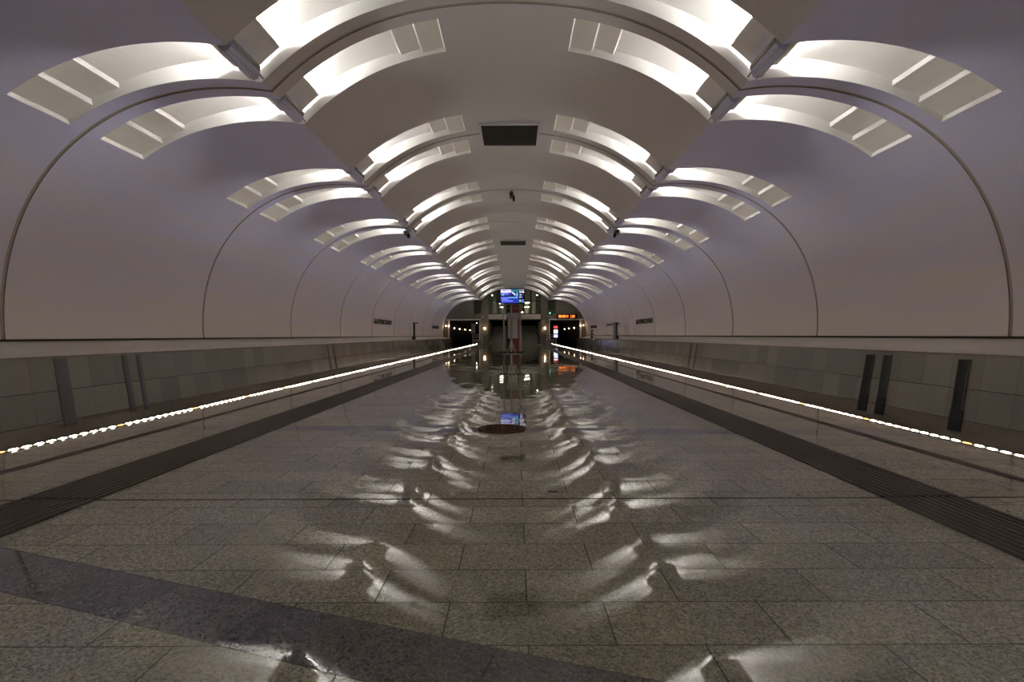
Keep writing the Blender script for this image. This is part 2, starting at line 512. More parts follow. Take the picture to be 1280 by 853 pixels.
# lamp housings along the ridges
def housing(sx):
    t = thing('lamp_housing', '', 'lamp housing', (sx*cusp[0], 0., cusp[1]))
    c = Vector(cusp)
    def P(l): return [(sx*(c.x+dx), c.y+dz_) for dx, dz_ in l]
    y0, y1 = .02, .90
    # dx < 0 faces the middle of the hall
    body = [(-.085, .160), (-.085, .07), (-.055, -.01), (.0, -.065), (.06, -.065), (.13, -.015), (.17, .045), (.17, .10), (.07, .185)]
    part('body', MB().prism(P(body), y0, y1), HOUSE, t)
    mb = MB()
    for (ax, az) in ((-.074, .032), (-.030, -.046), (.030, -.074), (.10, -.044)):
        x, z = sx*(c.x+ax), c.y+az
        mb.tube([(x, y0, z), (x, y1, z)], .017, 8)
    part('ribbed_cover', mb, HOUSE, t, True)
    part('shaded_side', MB().prism(P([(-.092, .160), (-.102, .155), (-.102, .075), (-.092, .070)]), y0+.01, y1-.02), HSIDE, t)  # face towards the hall, its shade painted as a darker colour
    x, z = sx*(c.x-.13), c.y-.02
    part('end_pin', MB().tube([(x+sx*.03, y1-.05, z+.02), (x+sx*.02, y1+.05, z)], .011, 6), DGREY, t)
    return t
for sx, side in ((-1, 'left'), (1, 'right')):
    p = housing(sx); first = True
    for ri, y in enumerate(RINGS_SEEN):
        for row, (a, b) in ROWS.items():
            lab = 'ribbed grey lamp housing on the %s vault ridge, %s one at the %s joint' % (side, row, ORD[ri])
            loc = (p.location.x, y+a, p.location.z)
            if first: first = False; p.location = loc; p['label'] = lab; p['group'] = 'lamp housings on the vault ridges'
            else: copy_thing(p, loc, lab, 'lamp housings on the vault ridges')

# ------------------------------------------------------------------ lower track walls
XT, ZT, XBW, ZBW = 8.6, Z(-.404), 8.40, Z(-1.60)
vb = spts[-1]
for sx, side in ((-1, 'left'), (1, 'right')):
    # plaster cove between vault edge and stone
    mb = MB()
    prof = [(vb[0], vb[1]), (vb[0]+.10, vb[1]+.01), (vb[0]+.10, vb[1]-.05), (9.74, Z(-.16)), (9.62, Z(-.235)), (9.42, Z(-.30)), (9.15, Z(-.345)), (8.95, Z(-.365)), (8.60, Z(-.370))]
    for i, (a, b) in enumerate(zip(prof, prof[1:])):
        mb.poly([(sx*a[0], YB, a[1]), (sx*b[0], YB, b[1]), (sx*b[0], YE, b[1]), (sx*a[0], YE, a[1])], 1 if i < 2 else 0)  # dark top faces paint the shadow line under the vault edge
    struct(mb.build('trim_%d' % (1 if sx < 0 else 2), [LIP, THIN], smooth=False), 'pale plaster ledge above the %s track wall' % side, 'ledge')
    mb = MB()
    mb.prism([(sx*x, z) for x, z in ((XT, ZT), (XBW, ZBW), (XBW+.4, ZBW), (XT+.4, ZT))], YB, YE)
    mb.prism([(sx*x, z) for x, z in ((XT-.012, Z(-.404)), (XT-.012, Z(-.372)), (XT+.38, Z(-.372)), (XT+.38, Z(-.404)))], YB, YE, 1)
    struct(mb.build('wall_%s' % side, [WGRAN, PLINTH]), '%s track wall of polished grey granite slabs' % side, 'wall')
    mb = MB()
    mb.prism([(sx*x, z) for x, z in ((XBW-.004, ZBW), (XBW-.105, Z(-2.2)), (XBW+.4, Z(-2.2)), (XBW+.4, ZBW))], YB, YE)
    struct(mb.build('baseboard_%s' % side, PLINTH), 'brown concrete plinth under the %s track wall' % side, 'plinth')
    mb = MB(); mb.box(min(sx*4.66, sx*8.9), max(sx*4.66, sx*8.9), YB, YE+40, Z(-2.3), Z(-2.2))
    struct(mb.build('ground', BED), 'dark track bed beside the platform', 'track bed')

# ------------------------------------------------------------------ platform
mb = MB()
mb.box(-4.64, 4.64, YB, 60.3, Z(-2.2), 0.)
mb.box(-5.5, 5.5, 60.3, 66.3, Z(-2.2), 0.)
mb.box(-3.5, 3.5, 66.3, 67.6, Z(-2.2), 0.)
struct(mb.build('floor', FLOOR), 'polished speckled granite platform floor with darker inlaid bands', 'floor')
for sx, side, nm in ((-1, 'left', 3), (1, 'right', 4)):
    mb = MB(); x0, x1 = 2.59, 3.11
    n = 10; prof = [(x0, .0005), (x0, .004)]
    w = (x1-x0)/n
    for i in range(n):
        a = x0 + i*w
        prof += [(a+w*.10, .004), (a+w*.22, .011), (a+w*.78, .011), (a+w*.90, .004)]
    prof += [(x1, .004), (x1, .0005)]
    for ya, yb in ((YB, 3.187), (3.203, 59.5)):
        mb.prism([(sx*x, z) for x, z in prof], ya, yb)
    struct(mb.build('trim_%d' % nm, TACT), 'dark ribbed tactile strip along the %s side of the platform' % side, 'tactile strip')
    mb = MB()
    mb.prism([(sx*x, z) for x, z in ((3.855, .0005), (3.855, .003), (3.90, .003), (3.903, .0015), (3.917, .0015), (3.92, .003), (3.965, .003), (3.965, .0005))], YB, 59.5)
    struct(mb.build('trim_%d' % (nm+2), THIN), 'narrow dark warning line near the %s platform edge' % side, 'warning line')

# edge lamps: steel strips carrying ten white lenses and an amber one
PITCH = 1.375/11
def lens_mb(y, x=0.):
    mb = MB(); n = 8; rings = []
    for k, h in ((1., .006), (.82, .011), (.42, .014)):
        rings.append([(x + .021*k*math.cos(2*PI*i/n), y + .046*k*math.sin(2*PI*i/n), h) for i in range(n)])
    mb.loft(rings); return mb
def merge(dst, src, mi):
    b = len(dst.v); dst.v += src.v; dst.f += [tuple(b+i for i in f) for f in src.f]; dst.mi += [mi]*len(src.f)
for sx, side, ya in ((-1, 'left', 4.48-1.375), (1, 'right', 4.75-1.375*2)):
    xl = sx*4.605
    lab = 'steel strip of white and amber edge lamps along the %s platform edge' % side
    grp = '%s platform edge lamp strips' % side
    near = far = None
    y = ya
    while y < 59.0:
        loc = (xl, y, 0.)
        if y < 19:
            if near is None:
                near = thing('edge_lamp_strip', lab, 'edge light', loc, grp)
                part('base_rail', MB().box(xl-.04, xl+.034, y-.06, y+1.31, .0008, .006), KERB, near)
                part('amber_lens', lens_mb(y, xl), LENSA, near)
                l0 = part('white_lens', lens_mb(y+PITCH, xl), LENSW, near)
                for k in range(1, 10):
                    c = l0.copy(); COL.objects.link(c); c.parent = near; c.location = (0, k*PITCH, 0)
            else: copy_thing(near, loc)
        else:
            if far is None:
                mb = MB(); mb.box(-.034, .034, -.06, 1.31, .0008, .006, 0)
                merge(mb, lens_mb(0.), 1)
                for k in range(1, 11): merge(mb, lens_mb(k*PITCH), 2)
                far = mb.build('edge_lamp_strip', [KERB, LENSA, LENSW]); far.location = loc
                tag(far, lab, 'edge light', grp)
            else:
                c = far.copy(); COL.objects.link(c); c.location = loc
        y += 1.375

# manhole cover
t = thing('manhole_cover', 'round rusty cast-iron manhole cover set in the floor band', 'manhole cover', (.015, 5.58, 0.))
part('rim', MB().lathe([(.275, .001), (.275, .008), (.245, .008), (.245, .001)], .015, 5.58, 40), IRON, t)
mb = MB().lathe([(.24, .001), (.24, .006), (.02, .007)], .015, 5.58, 40)
for i in range(-4, 5):
    w = math.sqrt(max(0, .21**2 - (i*.048)**2))
    mb.box(.015-w, .015+w, 5.58+i*.048-.010, 5.58+i*.048+.010, .006, .012)
for i in range(-4, 5):
    w = math.sqrt(max(0, .21**2 - (i*.048)**2))
    mb.box(.015+i*.048-.008, .015+i*.048+.008, 5.58-w, 5.58+w, .006, .011)
part('lid', mb, IRON, t)
t = thing('floor_socket', 'small dark slot plate in the floor beyond the expansion joint', 'floor socket', (.43, 3.34, 0.))
part('plate', MB().bbox(.395, .465, 3.325, 3.350, .0008, .004, .003), BLACK, t)
part('slot', MB().box(.405, .455, 3.333, 3.342, .004, .005), GRILLE, t)

# ------------------------------------------------------------------ track wall grilles
def wall_x(z):   # face of the slanted stone
    return XT + (XBW-XT)*(ZT-z)/(ZT-ZBW)
def grille(y0, y1, label):
    t = thing('wall_vent', label, 'wall vent', (wall_x(Z(-1.8)), (y0+y1)/2, Z(-1.8)), 'louvred grilles in the right track wall')
    zt, zm, zb = Z(-.485), Z(-1.42), Z(-1.80)
    mb = MB()
    def face(ya, yb, za, zb_, o0, o1):
        mb.prism([(wall_x(za)-o1, za), (wall_x(zb_)-o1, zb_), (wall_x(zb_)-o0, zb_), (wall_x(za)-o0, za)], ya, yb)
    face(y0, y1, zt, zm, .012, .022); face(y0-.02, y1+.01, zm, zb, .012, .032)
    part('backing', mb, GRILLE, t)
    mb = MB()
    n = 46
    for i in range(n):
        z = zt - (zt-zb)*(i+.5)/n
        o = .022 if z > zm else .032
        e = .0 if z > zm else .02
        x = wall_x(z)
        mb.prism([(x-o, z), (x-o-.018, z-.012), (x-o-.018, z-.016), (x-o, z-.005)], y0-e+.012, y1-.012)
    part('louvres', mb, GRILLE, t)
    mb = MB()
    for ya, yb in ((y0-.004, y0+.012), (y1-.012, y1+.008)):
        mb.prism([(wall_x(zt)-.034, zt), (wall_x(zm)-.034, zm), (wall_x(zm)-.008, zm), (wall_x(zt)-.008, zt)], ya, yb)
    mb.prism([(wall_x(zt)-.034, zt), (wall_x(zt)-.008, zt), (wall_x(zt)-.008, zt+.018), (wall_x(zt)-.034, zt+.018)], y0-.004, y1+.008)
    part('frame', mb, mat('vent_frame', (.085, .078, .068), .5, .1, 20.), t)
    return t
grille(8.93, 9.16, 'black louvred grille with bright side frame, nearest on the right granite wall')
grille(10.80, 11.03, 'black louvred grille on the right wall, nearer of the close-set two')
grille(11.33, 11.58, 'black louvred grille on the right wall, farther of the close-set two')
def plate(y0, y1, label):
    t = tag(MB().prism([(-(wall_x(z)-.012 ), z) for z in (Z(-.415), Z(-1.69))] +
                       [(-(wall_x(z)-.006), z) for z in (Z(-1.69), Z(-.415))], y0, y1).build('cover_strip', STRIPE),
            label, 'cover strip', group='dark stone strips in the left track wall')
    return t
plate(9.17, 9.44, 'wide smooth dark vertical strip in the left granite wall')
plate(10.75, 10.90, 'narrow dark vertical strip in left granite wall, nearer of the two')
plate(11.16, 11.28, 'narrow dark vertical strip in left granite wall, farther of the two')
for sx, side in ((-1, 'left'), (1, 'right')):
    for yy, o in ((22.4, 'middle'), (23.1, 'middle'), (38.6, 'far'), (39.6, 'far')):
        mb = MB().prism([(sx*(wall_x(Z(-.41))-.010), Z(-.41)), (sx*(wall_x(Z(-1.59))-.010), Z(-1.59)), (sx*(wall_x(Z(-1.59))-.002), Z(-1.59)), (sx*(wall_x(Z(-.41))-.002), Z(-.41))], yy, yy+.16)
        struct(mb.build('trim_%d' % (7 if o == 'middle' else 8), GRILLE), 'thin dark joint strip in the %s granite wall' % side, 'joint strip')

# ------------------------------------------------------------------ ceiling pieces along the crown
ztop = CB.at(CB.len)[0][1]
def hatch(y, label):
    x0, x1, y0, y1 = -.87, .87, y-.80, y+.80
    zc = centre_pt(.87)[1] + dz*.2
    t = thing('ceiling_vent', label, 'ceiling vent', (0., y, zc), 'dark square vents in the crown of the vault')
    zb = zc - .05
    mb = MB()
    for a in ((x0-.07, x1+.07, y0-.07, y0), (x0-.07, x1+.07, y1, y1+.07), (x0-.07, x0, y0, y1), (x1, x1+.07, y0, y1)):
        mb.box(*a, zb, zc+.12)
    part('frame', mb, VC, t)
    mb = MB(); mb.box(x0, x1, y0, y1, zb+.05, zb+.06)
    for i in range(20):
        yy = y0 + (i+.5)*(y1-y0)/20
        mb.box(x0, x1, yy-.012, yy+.012, zb+.015, zb+.05)
    part('grille', mb, mat('vent_black', (.022, .020, .017), .6, .2, 20.), t)
    return t
hatch(RINGS_SEEN[1]+.10, 'large dark vent in the vault crown, the nearer of two')
hatch(RINGS_SEEN[4]+.10, 'large dark vent in the vault crown, the farther of two')

def camera_box(x, y, z, h, label, flip=1):
    """box camera hanging from a stalk; z is where the stalk meets the vault"""
    t = thing('surveillance_camera', label, 'camera', (x, y, z))
    part('bracket', MB().tube([(x, y, z), (x, y, z-.10)], .022, 8), BLACK, t)
    part('housing', MB().bbox(x-.09, x+.09, y-.16, y+.20, z-.10-h*.62, z-.09, .02), DGREY, t)
    part('second_housing', MB().bbox(x+flip*.10-.05, x+flip*.10+.05, y-.1, y+.15, z-.10-h, z-.10-h*.38, .015), BLACK, t)
    part('lens', MB().tube([(x, y-.21, z-.10-h*.35), (x, y-.16, z-.10-h*.35)], .045, 14), BLACK, t)
    return t
camera_box(0.0, RINGS_SEEN[2]+.15, ztop-.005, .36, 'dark twin camera hanging from the crown of the vault')
for sx, side in ((-1, 'left'), (1, 'right')):
    p, n = SB.at(.14)
    camera_box(sx*p[0], RINGS_SEEN[2]+.12, p[1]-.01, .30, 'dark twin camera hanging beside the %s vault ridge' % side, -sx)

# ------------------------------------------------------------------ lettering
def text_bm(s, size, depth):
    cu = bpy.data.curves.new('tmp', 'FONT'); cu.body = s; cu.size = size; cu.extrude = depth
    cu.align_x = 'CENTER'; cu.align_y = 'CENTER'
    ob = bpy.data.objects.new('tmp', cu); COL.objects.link(ob)
    bpy.context.view_layer.update()
    dg = bpy.context.evaluated_depsgraph_get()
    me = bpy.data.meshes.new_from_object(ob.evaluated_get(dg))
    v = [tuple(x.co) for x in me.vertices]; f = [tuple(p.vertices) for p in me.polygons]
    bpy.data.objects.remove(ob); bpy.data.curves.remove(cu); bpy.data.meshes.remove(me)
    return v, f
def text_part(s, size, depth, fn, name, m, t):
    v, f = text_bm(s, size, depth)
    mb = MB(); mb.v = [fn(*p) for p in v]; mb.f = f; mb.mi = [0]*len(f)
    return part(name, mb, m, t)
def wall_sign(sx, yc, zc, label):
    word = 'БОРИСОВО'
    # skin of the vault at that height
    th = math.asin((zc-EYE-CZ)/4.35); x, _ = side_pt(th)
    t = thing('station_name_sign', label, 'station sign', (sx*(x-.06), yc, zc))
    step = .60; H = .50
    for i, ch in enumerate(word):
        o = (i-3.5)*step
        # read from the platform: on the left wall from near to far, on the right from far to near
        yl = yc + (o if sx < 0 else -o)
        def fn(px, py, pz, yl=yl):
            xx = side_pt(math.asin((zc+py-EYE-CZ)/4.36))[0]
            return (sx*(xx-.045-pz), yl + (px*1.35 if sx < 0 else -px*1.35), zc+py)
        text_part(ch, H, .02, fn, 'letter', LETTER, t)
    part('mounting_rail', MB().box(min(sx*(x-.028), sx*(x-.020)), max(sx*(x-.028), sx*(x-.020)), yc-2.3, yc+2.3, zc-.01, zc+.01), LETTER, t)
for sx, side in ((-1, 'left'), (1, 'right')):
    wall_sign(sx, 36.0, Z(.98), 'dark station name letters mounted on the %s vault wall, nearer set' % side)
    wall_sign(sx, 59.4, Z(.98), 'dark station name letters mounted on the %s vault wall, farther set' % side)
x = side_pt(math.asin((1.05-CZ)/4.35))[0]
t = thing('route_map_sign', 'long thin dark route strip on the right vault wall behind a cabinet', 'sign', (x-.05, 47.5, Z(1.05)))
part('strip', MB().bbox(x-.09, x-.05, 44.4, 50.6, Z(.95), Z(1.13), .01), LETTER, t)
mb = MB()
for i in range(12): mb.box(x-.096, x-.09, 44.7+i*.5, 44.85+i*.5, Z(.99), Z(1.09))
part('stop_marks', mb, mat('sign_grey', (.2, .18, .16), .5), t)

# ------------------------------------------------------------------ posts on the track wall ledge
t = thing('signal_post', 'tall dark post with a small lamp arm on the left wall ledge', 'post', (-8.84, 42.8, Z(-.37)))
part('post', MB().bbox(-8.90, -8.76, 42.7, 42.95, Z(-.09), Z(1.08), .015), BLACK, t)
part('cabinet', MB().bbox(-8.98, -8.72, 42.66, 43.0, Z(-.37), Z(-.09), .02), BLACK, t)
part('arm', MB().tube([(-8.98, 42.82, Z(1.12)), (-8.45, 42.82, Z(1.10))], .035, 8), DGREY, t)
part('lamp', MB().lathe([(.02, Z(1.10)), (.07, Z(1.15)), (.05, Z(1.20)), (.01, Z(1.22))], -8.80, 42.75, 14), mat('lamp_white_shell', (.7, .7, .75), .4), t, True)
t = thing('equipment_cabinet', 'tall grey-blue cabinet with black side on the right wall ledge', 'cabinet', (8.84, 41.8, Z(-.37)))
part('body', MB().bbox(8.66, 8.80, 41.6, 42.4, Z(-.37), Z(1.10), .015), mat('cabinet_blue_grey', (.22, .23, .27), .5), t)
part('side_panel', MB().bbox(8.805, 8.90, 41.62, 42.3, Z(-.05), Z(1.08), .01), BLACK, t)
part('foot', MB().bbox(8.81, 8.99, 41.62, 42.3, Z(-.37), Z(-.06), .02), BLACK, t)
t = thing('track_signal', 'slim post with three dark signal heads on the right wall ledge', 'signal', (8.80, 55.0, Z(-.37)))
part('post', MB().tube([(8.80, 55.06, Z(-.37)), (8.80, 55.06, Z(.58))], .03, 8), DGREY, t)
for z in (.47, .10, -.27):
    h = part('signal_head', MB().bbox(8.68, 8.92, 54.85, 55.03, Z(z-.10), Z(z+.12), .03), BLACK, t)

# ------------------------------------------------------------------ round bench and what stands behind it
BX, BY = 0.0, 18.9
t = thing('radial_bench', 'round bench of black fan-shaped seats around a steel post', 'bench', (BX, BY, 0.))
part('post', MB().lathe([(.10, .0), (.10, .012), (.035, .02), (.030, .90), (.012, .92)], BX, BY, 16), STEEL, t, False)
part('seat_ring', MB().lathe([(.27, .335), (.29, .335), (.29, .36), (.27, .36)], BX, BY, 28), STEEL, t)
NS = 10
for i in range(NS):
    a0, a1 = 2*PI*i/NS + .07, 2*PI*(i+1)/NS - .07
    mb = MB(); rings = []
    for r, z in ((.24, .365), (.36, .375), (.47, .395), (.52, .425)):
        rings.append([(BX+r*math.cos(a), BY+r*math.sin(a), z+dz_) for a, dz_ in ((a0, 0), ((a0+a1)/2, -.008), (a1, 0), (a1, .018), ((a0+a1)/2, .010), (a0, .018))])
    mb.loft(rings); part('seat', mb, BLACK, t)
    am = (a0+a1)/2
    mb = MB().tube([(BX+.02*math.cos(am), BY+.02*math.sin(am), .88), (BX+.07*math.cos(am), BY+.07*math.sin(am), .70), (BX+.14*math.cos(am), BY+.14*math.sin(am), .52), (BX+.26*math.cos(am), BY+.26*math.sin(am), .385)], .009, 6)
    part('back_rod', mb, STEEL, t, True)
for i in range(5):
    a = 2*PI*i/5 + .31
    part('leg', MB().tube([(BX+.27*math.cos(a), BY+.27*math.sin(a), .345), (BX+.30*math.cos(a), BY+.30*math.sin(a), .30), (BX+.39*math.cos(a), BY+.39*math.sin(a), .004)], .017, 8), DGREY, t, True)

TY = 24.0
def px(x, y=TY): return (x-645)*y/605 + .18
def pz(yy, y=TY): return Z((419.3-yy)*y/605)
t = thing('information_screen', 'wide blue information screen raised on three grey poles', 'screen', (0., TY, 0.))
for xx in (-.415, .40):
    part('pole', MB().lathe([(.09, 0.), (.09, .015), (.040, .02), (.040, pz(381))], xx, TY+.06, 14), POLE, t)
part('centre_pole', MB().bbox(-.105, -.025, TY+.02, TY+.10, 0., pz(381), .01), POLE, t)
x0, x1, z0, z1 = px(625.6), px(656.2), pz(379.6), pz(361.3)
part('casing', MB().bbox(x0, x1, TY-.05, TY+.14, z0, z1, .015), BLACK, t)
part('crossbar', MB().box(-.46, .45, TY+.145, TY+.19, z0+.05, z0+.12), POLE, t)
yf = TY-.052
mb = MB(); W_, H_ = x1-x0-.05, z1-z0-.05
def sq(u0, u1, v0, v1, mi, k):
    y = yf - .0006*k
    X0, X1 = x0+.025+u0*W_, x0+.025+u1*W_; Z0, Z1 = z0+.025+(1-v1)*H_, z0+.025+(1-v0)*H_
    mb.poly([(X0, y, Z0), (X1, y, Z0), (X1, y, Z1), (X0, y, Z1)], mi)
SM = [S_DEEP, S_BLUE, S_PALE, S_WHITE, S_TEAL, S_CYAN, S_GREEN, BLACK]
sq(0, 1, 0, 1, 0, 1)
sq(.0, .75, .0, 1., 1, 2)
sq(.76, 1., .0, 1., 7, 2)
sq(.0, .43, .02, .24, 3, 3)                       # white heading with its dark line
sq(.05, .24, .07, .12, 0, 4); sq(.27, .38, .07, .12, 2, 4)
sq(.0, .30, .26, .36, 2, 3)
sq(.0, .74, .34, .54, 0, 3)
sq(.02, .15, .34, .46, 5, 4); sq(.19, .38, .38, .42, 2, 4)
# map drawing: slanted block and roads
def tri(pts, mi, k):
    y = yf - .0006*k
    mb.poly([(x0+.025+u*W_, y, z0+.025+(1-v)*H_) for u, v in pts], mi)
tri([(.45, .02), (.74, .02), (.74, .34), (.62, .40), (.45, .20)], 4, 3)
tri([(.58, .16), (.64, .14), (.66, .26), (.59, .28)], 0, 4)
tri([(.45, .22), (.50, .18), (.64, .42), (.60, .46)], 3, 5)
tri([(.66, .30), (.74, .32), (.70, .64), (.66, .64)], 5, 4)
sq(.32, .68, .56, .66, 5, 4); sq(.34, .66, .68, .72, 0, 5)
sq(.02, .32, .58, .76, 2, 3); sq(.04, .50, .80, .90, 2, 3)
sq(.54, .70, .80, .90, 0, 4)
for k, (u0, u1, v0, v1, c) in enumerate(((.78, .83, .03, .09, 3), (.86, .90, .03, .09, 3), (.93, .98, .03, .09, 3), (.79, .87, .15, .26, 3), (.90, .99, .15, .26, 3),
                         (.80, .87, .37, .45, 3), (.90, .96, .39, .43, 2), (.79, .85, .54, .62, 3), (.86, .92, .52, .62, 2), (.78, .86, .75, .95, 6), (.88, .98, .75, .95, 2), (.80, .84, .78, .84, 3), (.91, .95, .82, .90, 1))):
    sq(u0, u1, v0, v1, c, 4 if k < 11 else 5)
part('display', mb, SM, t)

IY = 32.0
def ix(x): return px(x, IY)
def iz(y): return pz(y, IY)
t = thing('information_column', 'tall black and red information column carrying white map sheets', 'information column', (0., IY, 0.))
part('black_half', MB().bbox(ix(633), ix(639.4), IY, IY+.45, 0., iz(381.3), .012), BLACK, t)
part('red_half', MB().bbox(ix(640.0), ix(649.0), IY, IY+.45, 0., iz(381.3), .012), RED, t)
part('spine', MB().box(ix(639.4), ix(640.0), IY+.03, IY+.42, 0., iz(381.6)), POLE, t)
part('header_panel', MB().bbox(ix(633.2), ix(648.8), IY-.02, IY-.002, iz(398.4), iz(391.4), .006), HEAD, t)
for a, b in ((634.9, 639.1), (640.3, 647.2)):
    part('map_sheet', MB().box(ix(a), ix(b), IY-.02, IY-.002, iz(423.2), iz(398.8)), PAPER, t)
part('side_post', MB().bbox(ix(649.1), ix(649.8), IY+.1, IY+.3, 0., iz(384), .005), POLE, t)
for a, z in ((635.8, 385.3), (644.4, 385.3)):
    mb = MB(); mb.box(ix(a)-.05, ix(a)+.10, IY-.006, IY-.001, iz(z)-.012, iz(z)+.012)
    part('emblem_mark', mb, PAPER, t)

# ------------------------------------------------------------------ end wall
EY = 66.0
def ex(x): return (x-645)*EY/605 + .18
def ez(y): return Z((419.3-y)*EY/605)
mb = MB()
def wall(x0, x1, z0, z1, d=.5, mi=0): mb.box(x0, x1, EY+.01, EY+d, z0, z1, mi)
PZ = ez(400.3)       # portal head
BZ0, BZ1 = ez(399.3), ez(393.0)
for sx in (-1, 1):
    def w(a, b, z0, z1, d=.5, mi=0): wall(min(sx*a, sx*b), max(sx*a, sx*b), z0, z1, d, mi)
    w(9.05, 11., Z(-2.3), PZ)
    w(5.64, 11., PZ, Z(7.))
    w(4.50, 5.64, PZ, ez(392.5)); w(4.50, 5.64, ez(376.0), Z(7.))
    w(3.55, 4.50, 0., Z(7.), .6, 1)
    w(4.50, 4.75, Z(-2.3), PZ, .6, 1)
wall(-3.55, 3.55, BZ0, BZ1, .35, 2)
struct(mb.build('wall_end', [ENDST, PIERM, BEAM]), 'brown stone end wall with tunnel portals and a glazed gallery', 'wall')
for sx, side in ((-1, 'left'), (1, 'right')):
    mb = MB()
    def b(a, c, z0, z1): mb.box(min(sx*a, sx*c), max(sx*a, sx*c), EY-.14, EY-.002, z0, z1)
    b(4.62, 9.32, PZ-.02, PZ+.14); b(8.86, 9.06, Z(-2.2), PZ-.02); b(4.70, 4.82, 0.01, PZ-.02)
    struct(mb.build('trim_%d' % (9 if sx < 0 else 10), FRAME), 'pale frame around the %s tunnel portal' % side, 'portal frame')
    mb = MB()
    def c(a, d, y0, y1, z0, z1): mb.box(min(sx*a, sx*d), max(sx*a, sx*d), y0, y1, z0, z1)
    c(9.06, 9.3, EY+.5, EY+44, Z(-2.3), PZ+.4); c(4.4, 4.74, EY+.6, EY+44, Z(-2.3), PZ+.4)
    c(4.4, 9.3, EY+.5, EY+44, PZ+.1, PZ+.5); c(4.4, 9.3, EY+44, EY+44.3, Z(-2.3), PZ+.5)
    struct(mb.build('wall_tunnel_%s' % side, TUN), 'dark %s running tunnel beyond its portal' % side, 'tunnel')

# gallery glazing and the hall behind
def glazing(name, x0, x1, z0, z1, mull, trans, label):
    f = MB(); w = .05
    for x in [x0+w, x1-w] + mull: f.box(x-w, x+w, EY+.10, EY+.20, z0, z1)
    for z in [z0+w, z1-w] + trans: f.box(x0, x1, EY+.11, EY+.19, z-w*.8, z+w*.8)
    o = struct(f.build(name, DGREY), label, 'window')
    g = MB(); g.box(x0+.02, x1-.02, EY+.145, EY+.155, z0+.02, z1-.02)
    g.build('pane', GLASS, o)
glazing('window_1', -3.55, 3.55, BZ1, Z(6.6), [ex(623.3), ex(632.), ex(654.5), ex(664.0)], [ez(376.2)], 'wide arched glazing of the gallery over the stair')
glazing('window_2', -5.64, -4.50, ez(392.5), ez(376.0), [], [], 'narrow window left of the gallery')
glazing('window_3', 4.50, 5.64, ez(392.5), ez(376.0), [], [], 'narrow window right of the gallery')
mb = MB()
mb.box(-7.5, 7.5, 80., 80.3, BZ1-.4, Z(7.5), 0)
mb.box(-7.5, 7.5, EY+.62, 80., Z(7.2), Z(7.5), 1)
mb.box(-7.8, -7.5, EY+.62, 80., BZ1-.4, Z(7.5), 0); mb.box(7.5, 7.8, EY+.62, 80., BZ1-.4, Z(7.5), 0)
mb.box(-7.5, 7.5, EY+6.5, 80., BZ1-.35, BZ1-.15, 2)
mb.box(-7.5, 7.5, EY+.62, EY+6.5, BZ1-.35, BZ1-.15, 2)
struct(mb.build('wall_hall', [HALL, HALLG, STAIR]), 'plastered hall behind the gallery glazing', 'hall')
# columns and ceiling lights in the hall
HY = 74.
def hx(x): return (x-645)*HY/605 + .18
def hz(y): return Z((419.3-y)*HY/605)
for i, (a, b, yy) in enumerate(((654.5, 662., 378.4), (656., 662., 383.8), (624., 629.5, 379.), (625., 629., 383.5))):
    t = thing('hall_lamp', ['bright tube lamp behind the gallery glass, right of the screen, upper', 'bright tube lamp behind the gallery glass, right of the screen, lower',
                            'bright tube lamp behind the gallery glass, left of the screen, upper', 'bright tube lamp behind the gallery glass, left of the screen, lower'][i], 'lamp', (hx((a+b)/2), HY+i*.3, hz(yy)))
    part('tube', MB().bbox(hx(a), hx(b), HY+i*.3-.04, HY+i*.3+.04, hz(yy)-.06, hz(yy), .02), COOLL, t)
    part('reflector', MB().box(hx(a)-.03, hx(b)+.03, HY+i*.3-.12, HY+i*.3+.12, hz(yy)+.001, hz(yy)+.04), HALL, t)
    part('hanger', MB().tube([(hx((a+b)/2), HY+i*.3, hz(yy)+.04), (hx((a+b)/2), HY+i*.3, Z(7.2))], .012, 6), DGREY, t)
for sx, side, xx in ((-1, 'left', 615.3), (1, 'right', 671.4)):
    t = thing('hall_spotlight', 'small round spotlight high behind the %s end of the gallery glass' % side, 'lamp', (hx(xx), HY, hz(369.3)))
    part('bulb', MB().lathe([(.02, hz(369.8)), (.10, hz(369.4)), (.10, hz(368.9)), (.03, hz(368.6))], hx(xx), HY, 12), COOLL, t, True)
    part('stem', MB().tube([(hx(xx), HY, hz(368.6)), (hx(xx), HY, Z(7.2))], .02, 6), DGREY, t)
t = thing('hall_wall_lamp', 'warm lamp low behind the gallery glass', 'lamp', (hx(653), 75., BZ1-.15))
part('stand', MB().tube([(hx(653), 75., BZ1-.15), (hx(653), 75., hz(391.3))], .03, 8), DGREY, t)
part('globe', MB().lathe([(.03, hz(391.3)), (.13, hz(390.8)), (.13, hz(390.)), (.04, hz(389.5))], hx(653), 75., 14), WARML, t, True)
for xx in (617.5, 629.5, 659., 668.):
    o = MB().bbox(hx(xx)-.28, hx(xx)+.28, 76.0, 76.6, BZ1-.14, Z(7.18), .04).build('pillar', HALL)
    tag(o, {617.5: 'plastered pillar behind the far left panes of the gallery', 629.5: 'plastered pillar behind the gallery panes just left of the screen',
            659.: 'plastered pillar behind the gallery panes just right of the screen', 668.: 'plastered pillar behind the far right panes of the gallery'}[xx], 'pillar')

